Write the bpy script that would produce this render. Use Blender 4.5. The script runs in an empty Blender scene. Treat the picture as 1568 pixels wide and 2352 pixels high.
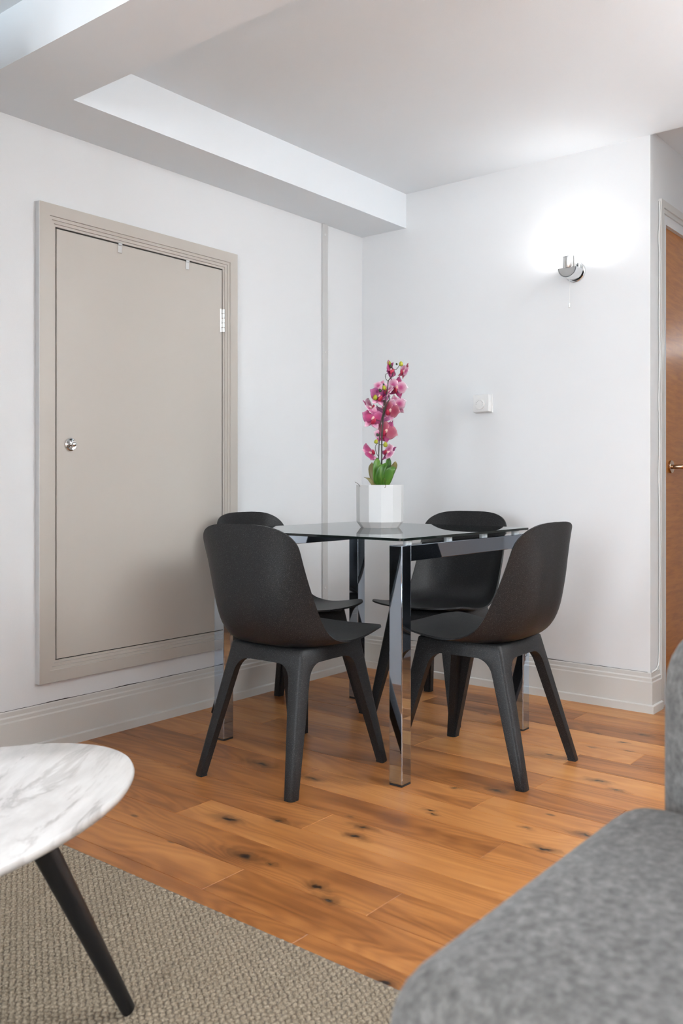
import bpy, bmesh, math, random
import numpy as np
from mathutils import Vector, Matrix, Euler

R = math.radians
S = bpy.context.scene
C = S.collection
random.seed(7)

# ------------------------------------------------------------------ camera
cd = bpy.data.cameras.new('camera')
cam = bpy.data.objects.new('camera', cd)
C.objects.link(cam)
cam.location = (-3.557, -2.723, 0.93)
cam.rotation_euler = (R(90), 0, R(38.8 - 90))
cd.sensor_fit = 'VERTICAL'
cd.sensor_height = 36.0
cd.sensor_width = 24.0
cd.lens = 2056 / 2352 * 36.0
cd.shift_y = -71 / 2352
cd.clip_start = 0.02
cd.dof.use_dof = True
cd.dof.focus_distance = 3.0
cd.dof.aperture_fstop = 5.6
S.camera = cam

# ------------------------------------------------------------------ world, daylight, exposure
w = bpy.data.worlds.new('world')
S.world = w
w.use_nodes = True
bgn = w.node_tree.nodes['Background']
bgn.inputs[0].default_value = (0.72, 0.83, 1.0, 1)
bgn.inputs[1].default_value = 1.0
S.view_settings.view_transform = 'Standard'
S.view_settings.look = 'None'
S.view_settings.gamma = 1.0
S.view_settings.use_curve_mapping = False
S.view_settings.exposure = 0.85


def area(name, loc, rot, sx, sy, power, col):
    l = bpy.data.lights.new(name, 'AREA')
    l.shape = 'RECTANGLE'
    l.size = sx
    l.size_y = sy
    l.energy = power
    l.color = col
    o = bpy.data.objects.new(name, l)
    o.location = loc
    o.rotation_euler = rot
    C.objects.link(o)
    return o


# daylight entering through the two windows of the wall opposite (x = -7.6)
area('window_daylight', (-7.50, -1.15, 1.35), (0, R(-90), 0), 1.5, 1.3, 40, (0.82, 0.92, 1.0))
area('window_daylight', (-7.50, -3.05, 1.35), (0, R(-90), 0), 1.5, 1.3, 66, (0.84, 0.93, 1.0))
# added fill, shaped as a flush ceiling lamp, unseen behind the camera
area('ceiling_fill_light', (-3.9, -3.1, 2.24), (0, 0, 0), 0.36, 0.36, 6, (0.97, 0.98, 1.0))


# ------------------------------------------------------------------ helpers
def tag(o, label=None, cat=None, group=None, kind=None):
    if label: o['label'] = label
    if cat: o['category'] = cat
    if group: o['group'] = group
    if kind: o['kind'] = kind
    return o


def empty(name, loc=(0, 0, 0), rz=0.0):
    o = bpy.data.objects.new(name, None)
    o.empty_display_size = 0.1
    o.location = loc
    o.rotation_euler = (0, 0, rz)
    C.objects.link(o)
    return o


def link(name, me, mat, parent=None):
    o = bpy.data.objects.new(name, me)
    if mat is not None and len(me.materials) == 0:
        me.materials.append(mat)
    C.objects.link(o)
    if parent: o.parent = parent
    return o


def smooth(me, ang=None):
    me.polygons.foreach_set('use_smooth', [True] * len(me.polygons))
    if ang is not None:
        me.set_sharp_from_angle(angle=R(ang))


def pyd(name, V, F, mat, parent=None, sm=None):
    me = bpy.data.meshes.new(name)
    me.from_pydata([tuple(v) for v in V], [], [tuple(f) for f in F])
    bm = bmesh.new()
    bm.from_mesh(me)
    bmesh.ops.recalc_face_normals(bm, faces=bm.faces)
    bm.to_mesh(me)
    bm.free()
    if sm is not None: smooth(me, sm)
    return link(name, me, mat, parent)


def bmo(name, bm, mat, parent=None, sm=None):
    me = bpy.data.meshes.new(name)
    bmesh.ops.recalc_face_normals(bm, faces=bm.faces)
    bm.to_mesh(me)
    bm.free()
    if sm is not None: smooth(me, sm)
    return link(name, me, mat, parent)


def add_box(bm, x0, x1, y0, y1, z0, z1):
    v = [bm.verts.new(p) for p in ((x0, y0, z0), (x1, y0, z0), (x1, y1, z0), (x0, y1, z0),
                                   (x0, y0, z1), (x1, y0, z1), (x1, y1, z1), (x0, y1, z1))]
    for f in ((3, 2, 1, 0), (4, 5, 6, 7), (0, 1, 5, 4), (1, 2, 6, 5), (2, 3, 7, 6), (3, 0, 4, 7)):
        bm.faces.new([v[i] for i in f])
    return v


def boxes(name, L, mat, parent=None, bevel=0.0, seg=2):
    bm = bmesh.new()
    for b in L: add_box(bm, *b)
    if bevel:
        bmesh.ops.bevel(bm, geom=bm.edges[:], offset=bevel, segments=seg, profile=0.5, affect='EDGES')
    return bmo(name, bm, mat, parent, 12 if bevel else None)


def lathe(name, prof, mat, parent=None, n=24, axis='z', loc=(0, 0, 0), sm=35, cap=True):
    """prof: (radius, height) pairs, turned round the axis."""
    V, F = [], []
    for r, h in prof:
        for k in range(n):
            a = 2 * math.pi * k / n
            V.append((r * math.cos(a), r * math.sin(a), h))
    for i in range(len(prof) - 1):
        for k in range(n):
            k2 = (k + 1) % n
            F.append((i * n + k, i * n + k2, (i + 1) * n + k2, (i + 1) * n + k))
    if cap:
        F.append(tuple(range(n))[::-1])
        F.append(tuple((len(prof) - 1) * n + k for k in range(n)))
    M = Matrix.Identity(3)
    if axis == '-x': M = Matrix(((0, 0, -1), (0, 1, 0), (1, 0, 0)))
    if axis == '-y': M = Matrix(((1, 0, 0), (0, 0, -1), (0, 1, 0)))
    V = [tuple(M @ Vector(v) + Vector(loc)) for v in V]
    return pyd(name, V, F, mat, parent, sm)


def tube(name, pts, rad, mat, parent=None, n=8, sm=60):
    """a round tube through pts; rad a number or a list"""
    P = [Vector(p) for p in pts]
    rr = rad if isinstance(rad, (list, tuple)) else [rad] * len(P)
    V, F = [], []
    up = Vector((0.31, 0.17, 0.93)).normalized()
    for i, p in enumerate(P):
        d = (P[min(i + 1, len(P) - 1)] - P[max(i - 1, 0)]).normalized()
        a = d.cross(up)
        if a.length < 0.05: a = d.cross(Vector((1, 0, 0)))
        a.normalize()
        b = d.cross(a).normalized()
        for k in range(n):
            t = 2 * math.pi * k / n
            V.append(p + rr[i] * (math.cos(t) * a + math.sin(t) * b))
    for i in range(len(P) - 1):
        for k in range(n):
            k2 = (k + 1) % n
            F.append((i * n + k, i * n + k2, (i + 1) * n + k2, (i + 1) * n + k))
    F.append(tuple(range(n))[::-1])
    F.append(tuple((len(P) - 1) * n + k for k in range(n)))
    return pyd(name, V, F, mat, parent, sm)


def catmull(P, n):
    """resample control points with a Catmull-Rom spline, n steps per span"""
    P = np.array(P, float)
    Q = np.vstack([2 * P[0] - P[1], P, 2 * P[-1] - P[-2]])
    out = []
    for i in range(1, len(Q) - 2):
        for k in range(n):
            t = k / n
            a, b, c, d = Q[i - 1], Q[i], Q[i + 1], Q[i + 2]
            out.append(0.5 * (2 * b + (c - a) * t + (2 * a - 5 * b + 4 * c - d) * t * t + (3 * b - a - 3 * c + d) * t ** 3))
    out.append(P[-1])
    return np.array(out)


def rounded_box(name, x0, x1, y0, y1, z0, z1, r, mat, parent=None, seg=5, puff=0.0):
    bm = bmesh.new()
    add_box(bm, x0, x1, y0, y1, z0, z1)
    bmesh.ops.recalc_face_normals(bm, faces=bm.faces)
    bmesh.ops.bevel(bm, geom=bm.edges[:], offset=r, segments=seg, profile=0.5, affect='EDGES')
    o = bmo(name, bm, mat, parent, 60)
    return o


# ------------------------------------------------------------------ materials
class NT:
    def __init__(s, name):
        s.m = bpy.data.materials.new(name)
        s.m.use_nodes = True
        s.t = s.m.node_tree
        s.b = s.t.nodes['Principled BSDF']

    def n(s, kind, **kw):
        o = s.t.nodes.new(kind)
        for k, v in kw.items(): setattr(o, k, v)
        return o

    def l(s, a, b): s.t.links.new(a, b)

    def set(s, **kw):
        for k, v in kw.items():
            i = s.b.inputs[k.replace('_', ' ')]
            i.default_value = v if not isinstance(v, tuple) or len(v) == 4 else (*v, 1)
        return s

    def _in(s, sock, v):
        if hasattr(v, 'links') or hasattr(v, 'is_output'): s.l(v, sock)
        else: sock.default_value = v

    def math(s, op, a, b=0.0, c=None, clamp=False):
        o = s.n('ShaderNodeMath', operation=op, use_clamp=clamp)
        s._in(o.inputs[0], a)
        s._in(o.inputs[1], b)
        if c is not None: s._in(o.inputs[2], c)
        return o.outputs[0]

    def vmath(s, op, a, b=(0, 0, 0), scale=None):
        o = s.n('ShaderNodeVectorMath', operation=op)
        s._in(o.inputs[0], a)
        s._in(o.inputs[1], b)
        if scale is not None: s._in(o.inputs['Scale'], scale)
        return o.outputs['Value'] if op in ('LENGTH', 'DISTANCE', 'DOT_PRODUCT') else o.outputs[0]

    def noise(s, vec, scale, detail=2.0, rough=0.5, dist=0.0):
        o = s.n('ShaderNodeTexNoise')
        if vec is not None: s.l(vec, o.inputs['Vector'])
        o.inputs['Scale'].default_value = scale
        o.inputs['Detail'].default_value = detail
        o.inputs['Roughness'].default_value = rough
        o.inputs['Distortion'].default_value = dist
        return o.outputs['Fac']

    def ramp(s, fac, stops, interp='LINEAR'):
        o = s.n('ShaderNodeValToRGB')
        o.color_ramp.interpolation = interp
        e = o.color_ramp.elements
        while len(e) < len(stops): e.new(0.5)
        for i, (p, c) in enumerate(stops):
            e[i].position = p
            e[i].color = (*c, 1) if len(c) == 3 else c
        s.l(fac, o.inputs[0])
        return o.outputs[0]

    def mix(s, fac, a, b, blend='MIX'):
        o = s.n('ShaderNodeMix', data_type='RGBA', blend_type=blend)
        s._in(o.inputs[0], fac)
        s._in(o.inputs[6], a if not isinstance(a, tuple) else (*a, 1))
        s._in(o.inputs[7], b if not isinstance(b, tuple) else (*b, 1))
        return o.outputs[2]

    def maprange(s, v, a, b, c, d, smooth_=False):
        o = s.n('ShaderNodeMapRange', interpolation_type='SMOOTHSTEP' if smooth_ else 'LINEAR')
        s._in(o.inputs[0], v)
        for i, x in enumerate((a, b, c, d)): o.inputs[i + 1].default_value = x
        return o.outputs[0]

    def bump(s, h, strength, dist):
        o = s.n('ShaderNodeBump')
        o.inputs['Strength'].default_value = strength
        o.inputs['Distance'].default_value = dist
        s.l(h, o.inputs['Height'])
        s.l(o.outputs[0], s.b.inputs['Normal'])

    def pos(s): return s.n('ShaderNodeNewGeometry').outputs['Position']
    def obj(s): return s.n('ShaderNodeTexCoord').outputs['Object']
    def col(s, c): s.l(c, s.b.inputs['Base Color'])


def paint(name, col, rough=0.55, bump=0.15, scale=260, var=0.02):
    t = NT(name)
    t.set(Roughness=rough)
    p = t.pos()
    n1 = t.noise(p, 1.7, 3)
    t.col(t.mix(n1, tuple(c * (1 - var) for c in col), tuple(min(1, c * (1 + var)) for c in col)))
    t.bump(t.noise(p, scale, 2), bump, 0.001)
    return t.m


def plain(name, col, rough=0.5, metal=0.0, **kw):
    t = NT(name)
    t.set(Base_Color=col, Roughness=rough, Metallic=metal, **kw)
    return t.m


M = {}
M['wall'] = paint('white_wall_paint', (0.80, 0.81, 0.815), 0.6)
M['ceiling'] = paint('white_ceiling_paint', (0.83, 0.872, 0.90), 0.7, 0.2)
M['greige'] = paint('greige_door_paint', (0.54, 0.50, 0.45), 0.38, 0.12, 320)
M['skirting'] = paint('pale_grey_skirting_paint', (0.66, 0.645, 0.61), 0.35, 0.1, 300)
M['offwhite'] = paint('off_white_trim_paint', (0.72, 0.715, 0.70), 0.4, 0.1)
M['trunking'] = paint('grey_white_trunking_paint', (0.60, 0.595, 0.58), 0.4, 0.1)
M['dark'] = plain('dark_gap', (0.05, 0.045, 0.04), 0.9)
M['white_plastic'] = plain('white_plastic', (0.82, 0.82, 0.81), 0.35)
M['grey_mark'] = plain('grey_print', (0.25, 0.25, 0.25), 0.6)
M['chrome'] = plain('polished_chrome', (0.48, 0.56, 0.66), 0.03, 1.0)
M['chrome_fitting'] = plain('chrome_fitting', (0.74, 0.745, 0.75), 0.06, 1.0)
M['satin'] = plain('satin_nickel', (0.72, 0.72, 0.71), 0.22, 1.0)
M['black_rubber'] = plain('black_rubber', (0.012, 0.012, 0.013), 0.6)
M['black_leg'] = plain('black_painted_wood', (0.0045, 0.005, 0.006), 0.42)
M['cable'] = plain('white_cable', (0.74, 0.74, 0.72), 0.45)


def m_floor():
    t = NT('oiled_oak_planks')
    oi = t.n('ShaderNodeObjectInfo').outputs['Random']
    p = t.pos()
    off = t.n('ShaderNodeCombineXYZ')
    t.l(t.math('MULTIPLY', oi, 17.3), off.inputs[0])
    t.l(t.math('MULTIPLY', oi, 41.7), off.inputs[1])
    t.l(t.math('MULTIPLY', oi, 9.1), off.inputs[2])
    knots = [(-1.831, -.937, 3), (-1.978, -1.143, 3), (-1.75, -1.057, 2), (-1.646, -1.26, 2), (-1.709, -1.286, 2),
             (-1.993, -1.397, 2), (-2.024, -1.457, 2), (-1.97, -1.229, 1), (-1.323, -1.743, 2), (-1.17, -1.405, 2),
             (-.94, -1.679, 1.5), (-1.378, -1.603, 1), (-1.226, -1.294, 1), (-1.43, -1.332, 1), (-1.45, -1.355, 1),
             (-1.471, -1.702, 2), (-.894, -1.605, 2), (-.309, -1.528, 2), (-.45, -1.509, 1), (-.532, -1.555, 1),
             (-.571, -1.442, 1), (-.401, -1.395, 1), (-1.434, -.895, 2), (-2.212, -1.741, 2), (-1.429, -.674, 3),
             (-.99, -.83, 2), (-1.09, -.547, 2), (-.416, -.925, 1)]
    wob = t.n('ShaderNodeTexNoise')
    wob.inputs['Scale'].default_value = 22
    wob.inputs['Detail'].default_value = 3
    t.l(p, wob.inputs['Vector'])
    wv = t.vmath('SCALE', t.vmath('SUBTRACT', wob.outputs['Color'], (0.5, 0.5, 0.5)), scale=0.045)
    pw = t.vmath('ADD', p, wv)
    dmin = None
    for x, y, k in knots:
        d = t.vmath('LENGTH', t.vmath('MULTIPLY', t.vmath('SUBTRACT', pw, (x, y, 0)), (1 / (.0115 * k), 1 / (.027 * k), 0)))
        dmin = d if dmin is None else t.math('MINIMUM', dmin, d)
    halo = t.math('POWER', t.maprange(dmin, 0, 1.6, 1, 0, True), 1.6)
    core = t.maprange(dmin, 0.10, 0.33, 1, 0, True)
    po = t.vmath('ADD', p, off.outputs[0])
    # growth rings: bands of a low noise field stretched along the board, bent round the knots
    field = t.noise(t.vmath('MULTIPLY', po, (5.5, 0.85, 1)), 1.0, 2.5, 0.45, 0.35)
    field = t.math('ADD', field, t.math('MULTIPLY', halo, 0.10))
    band = t.math('MULTIPLY_ADD', t.math('SINE', t.math('MULTIPLY', field, 120.0)), 0.5, 0.5)
    fine = t.noise(t.vmath('MULTIPLY', po, (160, 5, 1)), 1.0, 3, 0.6)
    broad = t.noise(t.vmath('MULTIPLY', po, (11, 1.3, 1)), 1.0, 3, 0.6, 0.4)
    tone = t.math('ADD', t.math('MULTIPLY', broad, 0.72), t.math('MULTIPLY', band, 0.10))
    tone = t.math('ADD', tone, t.math('MULTIPLY', fine, 0.16))
    tone = t.math('ADD', tone, t.math('MULTIPLY_ADD', oi, 0.26, -0.13))
    c = t.ramp(tone, [(0.20, (0.165, 0.054, 0.015)), (0.38, (0.325, 0.119, 0.032)), (0.56, (0.480, 0.194, 0.055)),
                      (0.85, (0.640, 0.305, 0.102))])
    c = t.mix(t.math('MULTIPLY', halo, 0.82), c, (0.095, 0.038, 0.013))
    c = t.mix(t.math('MULTIPLY', core, 0.93), c, (0.018, 0.013, 0.011))
    # small scattered pin knots
    vo = t.n('ShaderNodeTexVoronoi')
    vo.inputs['Scale'].default_value = 1.0
    t.l(t.vmath('MULTIPLY', po, (7.5, 3.6, 0.0)), vo.inputs['Vector'])
    pin = t.maprange(vo.outputs['Distance'], 0.025, 0.075, 1, 0, True)
    c = t.mix(t.math('MULTIPLY', pin, 0.72), c, (0.05, 0.027, 0.014))
    t.col(c)
    rg = t.math('ADD', 0.27, t.math('MULTIPLY', fine, 0.14))
    t.l(rg, t.b.inputs['Roughness'])
    t.set(Specular_IOR_Level=0.5)
    hgt = t.math('SUBTRACT', t.math('MULTIPLY', fine, 0.5), t.math('MULTIPLY', core, 1.2))
    t.bump(hgt, 0.22, 0.001)
    return t.m


M['floor'] = m_floor()


def m_chair():
    t = NT('charcoal_speckled_composite')
    p = t.obj()
    sp = t.maprange(t.noise(p, 520, 1, 0.5), 0.60, 0.74, 0, 1, True)
    sp2 = t.maprange(t.noise(p, 1100, 0, 0.5), 0.58, 0.72, 0, 1, True)
    f = t.math('ADD', t.math('MULTIPLY', sp, 0.40), t.math('MULTIPLY', sp2, 0.22), clamp=True)
    t.col(t.mix(f, (0.0052, 0.0054, 0.0060), (0.14, 0.14, 0.145)))
    t.set(Roughness=0.48, Specular_IOR_Level=0.36)
    t.bump(t.noise(p, 420, 2), 0.25, 0.0006)
    return t.m


M['chair'] = m_chair()


def m_glass():
    m = bpy.data.materials.new('clear_table_glass')
    m.use_nodes = True
    nt = m.node_tree
    nt.nodes.clear()
    out = nt.nodes.new('ShaderNodeOutputMaterial')
    mx = nt.nodes.new('ShaderNodeMixShader')
    tr = nt.nodes.new('ShaderNodeBsdfTransparent')
    gl = nt.nodes.new('ShaderNodeBsdfGlossy')
    fr = nt.nodes.new('ShaderNodeFresnel')
    fr.inputs['IOR'].default_value = 1.52
    tr.inputs[0].default_value = (0.90, 0.93, 0.92, 1)
    gl.inputs['Roughness'].default_value = 0.01
    gl.inputs['Color'].default_value = (0.95, 0.97, 0.97, 1)
    nt.links.new(fr.outputs[0], mx.inputs[0])
    nt.links.new(tr.outputs[0], mx.inputs[1])
    nt.links.new(gl.outputs[0], mx.inputs[2])
    nt.links.new(mx.outputs[0], out.inputs[0])
    return m


M['glass'] = m_glass()
M['glass_edge'] = plain('dark_glass_edge', (0.010, 0.015, 0.014), 0.08)
M['acrylic'] = plain('frosted_acrylic', (0.45, 0.47, 0.47), 0.12)


VEIN = 27.0                                # heading of the marble veins


def m_marble():
    t = NT('white_marble')
    p = t.obj()
    rp = t.n('ShaderNodeVectorRotate', rotation_type='Z_AXIS')
    rp.inputs['Angle'].default_value = R(-VEIN)
    t.l(p, rp.inputs['Vector'])
    q = t.vmath('MULTIPLY', rp.outputs[0], (2.3, 9.0, 1))
    n1 = t.noise(q, 1.0, 6, 0.62, 0.55)
    vein = t.maprange(t.math('ABSOLUTE', t.math('SUBTRACT', n1, 0.5)), 0.0, 0.045, 1, 0, True)
    mask = t.maprange(t.noise(q, 0.7, 2), 0.40, 0.64, 0, 1, True)
    cloud = t.maprange(t.noise(q, 0.9, 5, 0.65, 0.3), 0.42, 0.70, 0, 1, True)
    f = t.math('ADD', t.math('MULTIPLY', t.math('MULTIPLY', vein, mask), 0.45), t.math('MULTIPLY', cloud, 0.40), clamp=True)
    t.col(t.mix(f, (0.80, 0.785, 0.765), (0.34, 0.315, 0.30)))
    t.set(Roughness=0.22)
    return t.m


M['marble'] = m_marble()


def m_fabric():
    t = NT('grey_melange_wool')
    p = t.pos()
    a = t.noise(p, 95, 3, 0.6)
    b = t.noise(p, 420, 2, 0.6)
    f = t.math('ADD', t.math('MULTIPLY', a, 0.75), t.math('MULTIPLY', b, 0.25))
    t.col(t.ramp(f, [(0.32, (0.082, 0.081, 0.078)), (0.5, (0.145, 0.142, 0.136)), (0.68, (0.23, 0.226, 0.217))]))
    t.set(Roughness=0.95, Sheen_Weight=0.15, Sheen_Roughness=0.5, Specular_IOR_Level=0.1)
    t.bump(f, 0.35, 0.003)
    return t.m


M['fabric'] = m_fabric()


def m_rug(k):
    t = NT('taupe_wool_yarn')
    p = t.pos()
    f = t.noise(p, 260, 3, 0.6)
    f2 = t.noise(p, 9, 2)
    c = t.ramp(f, [(0.30, (0.15, 0.120, 0.083)), (0.52, (0.30, 0.243, 0.175)), (0.75, (0.43, 0.358, 0.272))])
    t.col(t.mix(t.math('MULTIPLY', f2, 0.25), c, (0.30, 0.25, 0.2)))
    t.set(Roughness=0.95, Specular_IOR_Level=0.1)
    t.bump(f, 0.6, 0.002)
    return t.m


M['rug'] = m_rug(0)
M['rug_base'] = plain('rug_backing', (0.20, 0.165, 0.13), 0.95)


def m_wood_door():
    t = NT('orange_beech_veneer')
    p = t.pos()
    q = t.vmath('MULTIPLY', p, (9, 9, 62))
    f = t.noise(q, 1.0, 4, 0.6, 0.5)
    t.col(t.ramp(f, [(0.3, (0.42, 0.140, 0.020)), (0.55, (0.53, 0.195, 0.032)), (0.8, (0.60, 0.25, 0.048))]))
    t.set(Roughness=0.36)
    return t.m


M['oak_door'] = m_wood_door()
M['bronze'] = plain('brushed_bronze', (0.52, 0.36, 0.24), 0.2, 1.0)


def m_petal(name, inner, mid, edge, L=0.034):
    t = NT(name)
    p = t.obj()
    sx = t.n('ShaderNodeSeparateXYZ')
    t.l(p, sx.inputs[0])
    d = t.vmath('LENGTH', t.vmath('MULTIPLY', t.vmath('SUBTRACT', p, (0, 0, 0.012)), (1 / 0.021, 0, 1 / 0.021)))
    vein = t.noise(t.vmath('MULTIPLY', p, (900, 1, 120)), 1.0, 2)
    d = t.math('ADD', d, t.math('MULTIPLY_ADD', vein, 0.36, -0.18))
    t.col(t.ramp(d, [(0.15, inner), (0.55, mid), (1.0, edge)]))
    t.set(Roughness=0.5, Subsurface_Weight=0.0)
    return t.m


M['petal_a'] = m_petal('magenta_petal', (0.42, 0.025, 0.13), (0.36, 0.045, 0.155), (0.55, 0.20, 0.34))
M['petal_b'] = m_petal('pale_pink_petal', (0.50, 0.07, 0.22), (0.68, 0.33, 0.46), (0.86, 0.76, 0.80))
M['petal_c'] = m_petal('coral_pink_petal', (0.34, 0.03, 0.075), (0.38, 0.07, 0.115), (0.60, 0.27, 0.32))
M['petal_d'] = m_petal('dark_plum_petal', (0.20, 0.012, 0.10), (0.27, 0.03, 0.14), (0.44, 0.14, 0.30))
M['lip'] = plain('crimson_lip', (0.42, 0.02, 0.06), 0.45)
M['column'] = plain('cream_column', (0.70, 0.45, 0.40), 0.5)


def m_leaf():
    t = NT('glossy_green_leaf')
    p = t.obj()
    f = t.noise(t.vmath('MULTIPLY', p, (60, 60, 9)), 1.0, 3)
    t.col(t.ramp(f, [(0.3, (0.030, 0.105, 0.010)), (0.55, (0.065, 0.175, 0.018)), (0.8, (0.16, 0.25, 0.035))]))
    t.set(Roughness=0.4)
    return t.m


M['leaf'] = m_leaf()
M['leaf_olive'] = plain('olive_leaf', (0.20, 0.17, 0.06), 0.45)
M['stem'] = plain('dark_stem', (0.045, 0.040, 0.030), 0.6)
M['bud'] = plain('lime_bud', (0.35, 0.36, 0.02), 0.45)
M['bud_dark'] = plain('dark_green_bud', (0.035, 0.06, 0.03), 0.5)
M['ceramic'] = plain('matte_white_ceramic', (0.60, 0.597, 0.59), 0.45)
M['moss'] = plain('dark_moss', (0.03, 0.035, 0.02), 0.95)


def emit(name, col, s):
    t = NT(name)
    t.set(Base_Color=col, Emission_Color=col, Emission_Strength=s)
    return t.m


M['bulb'] = emit('lit_bulb', (1.0, 0.97, 0.92), 30)
M['fill_disc'] = emit('fill_opal_glass', (1.0, 0.97, 0.93), 6)  # glow of the added ceiling fill lamp

# ------------------------------------------------------------------ the shell of the room
WF = 0.02                                  # wall face of both walls of the corner
HC, HS = 2.32, 2.155                       # ceiling and soffit heights
XB, YF = -7.6, -4.3                        # far ends of the room behind the camera
YR = -1.437                                # face of the return wall that turns into the hall


def structure(o): return tag(o, kind='structure')


structure(boxes('wall_left', [(XB - .1, WF + .1, WF, WF + .12, 0, 2.45)], M['wall']))
structure(boxes('wall_right', [(WF, WF + .1, YR, WF, 0, 2.45)], M['wall']))
structure(boxes('wall_return', [(WF + .1, .203, YR, YR + .1, 0, 2.45), (.203, .965, YR, YR + .1, 2.0, 2.45),
                                (.965, 1.5, YR, YR + .1, 0, 2.45)], M['wall']))
structure(boxes('wall_hall', [(1.4, 1.5, -2.3, YR, 0, 2.45)], M['wall']))
structure(boxes('wall_hall_side', [(-.205, 1.5, -2.4, -2.3, 0, 2.45)], M['wall']))  # stub into the room added to keep lamp light off the return wall
structure(boxes('wall_right_far', [(WF, WF + .1, YF, -2.4, 0, 2.45)], M['wall']))
structure(boxes('wall_front', [(XB - .1, WF + .1, YF - .1, YF, 0, 2.45)], M['wall']))
WIN = [(-1.9, -.4), (-3.8, -2.3)]
structure(boxes('wall_back', [(XB - .12, XB, YF, WF, 0, .70), (XB - .12, XB, YF, WF, 2.0, 2.45),
                              (XB - .12, XB, YF, WIN[1][0], .7, 2.0), (XB - .12, XB, WIN[1][1], WIN[0][0], .7, 2.0),
                              (XB - .12, XB, WIN[0][1], WF, .7, 2.0)], M['wall']))
for i, (a, b) in enumerate(WIN):
    wn = structure(empty('window_%d' % (i + 1), (XB - .06, (a + b) / 2, .7)))
    h = (b - a) / 2
    fr = boxes('window_frame', [(-.03, .03, -h, -h + .05, 0, 1.3), (-.03, .03, h - .05, h, 0, 1.3),
                                (-.03, .03, -h + .05, h - .05, 0, .05), (-.03, .03, -h + .05, h - .05, 1.25, 1.3),
                                (-.02, .02, -.02, .02, .05, 1.25)], M['offwhite'], wn)
    for s in (-1, 1):
        boxes('window_pane', [(-.004, .004, min(s * .02, s * (h - .05)), max(s * .02, s * (h - .05)), .05, 1.25)], M['glass'], wn)
structure(boxes('shade_pier', [(-2.95, -2.45, -.58, WF, 0, HS)], M['wall']))  # unseen pier added to shade the far end of the left wall
structure(boxes('ceiling', [(XB, WF, YF, WF, HC, HC + .12)], M['ceiling']))
structure(boxes('ceiling_hall', [(WF, 1.5, -2.4, YR + .1, HC + .022, HC + .12)], M['ceiling']))
structure(boxes('trim_1', [(XB, WF, -.249, WF, HS, HC)], M['ceiling']))          # boxed-in beam along the wall
bpy.data.objects['trim_1']['label'] = 'boxed white ceiling beam running above the greige cupboard door'
structure(boxes('trim_2', [(-2.118, -1.855, YF, -.249, HS, HC)], M['ceiling']))  # beam across the room
bpy.data.objects['trim_2']['label'] = 'white ceiling beam crossing the room at right angles to the wall beam'

# floor: dark bed and one object for each oak plank
fl = structure(boxes('floor', [(XB, 1.5, YF, WF, -.05, -.0145)], M['dark']))
PW = 0.1357
fixed = {14: [-1.197], 13: [-1.564], 7: [-1.765, -.56], 6: [-1.479, -.33], 12: [-.79, -1.93], 11: [-1.139, -2.2], 8: [-1.417, -.24],
         10: [-.48, -1.606], 4: [-.773, -1.446], 0: [-1.238, -.2], 15: [-1.518, -.6], 9: [-.86, -1.9], 5: [-.95, -2.0],
         3: [-.42, -1.62], 2: [-1.02, -1.85], 1: [-.62, -1.7]}
rnd = random.Random(3)
kmin, kmax = -12, 56
rest = bmesh.new()                          # boards far behind the camera, joined


def plank_mesh(x0, x1, y0, y1):
    g, b, t = .0005, .0008, .014
    x0, x1, y0, y1 = x0 + g, x1 - g, y0 + g, y1 - g
    cx, cy = (x0 + x1) / 2, (y0 + y1) / 2
    V = []
    for z, i in ((-t, 0), (-b, 0), (0, b)):
        V += [(x0 + i - cx, y0 + i - cy, z), (x1 - i - cx, y0 + i - cy, z), (x1 - i - cx, y1 - i - cy, z), (x0 + i - cx, y1 - i - cy, z)]
    F = [(3, 2, 1, 0), (8, 9, 10, 11)]
    for r in (0, 4):
        for k in range(4):
            F.append((r + k, r + (k + 1) % 4, r + 4 + (k + 1) % 4, r + 4 + k))
    return V, F, (cx, cy, rnd.uniform(-.0002, .0002))


for k in range(kmin, kmax + 1):
    x1 = -.131 - PW * k
    x0 = x1 - PW
    ylo, yhi = YF, WF
    if x1 > WF + .0: ylo, yhi = -2.4, YR + .1
    if x0 > 1.45 or x1 < XB: continue
    x0, x1 = max(x0, XB), min(x1, 1.48)
    cuts = sorted(fixed.get(k, []), reverse=True)
    if not cuts: cuts = [yhi - rnd.uniform(.3, 1.2)]
    y = cuts[-1]
    while y - 1.5 > ylo:
        y -= rnd.uniform(.95, 1.35)
        cuts.append(y)
    ys = [yhi] + cuts + [ylo]
    for a, b in zip(ys, ys[1:]):
        if a - b < .02: continue
        V, F, c = plank_mesh(x0, x1, b, a)
        if x1 < -4.9:
            vs = [rest.verts.new((v[0] + c[0], v[1] + c[1], v[2] + c[2])) for v in V]
            for f in F: rest.faces.new([vs[i] for i in f])
            continue
        o = pyd('plank', V, F, M['floor'], fl)
        o.location = c
tag(bmo('planks', rest, M['floor'], fl), kind='stuff')


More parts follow.
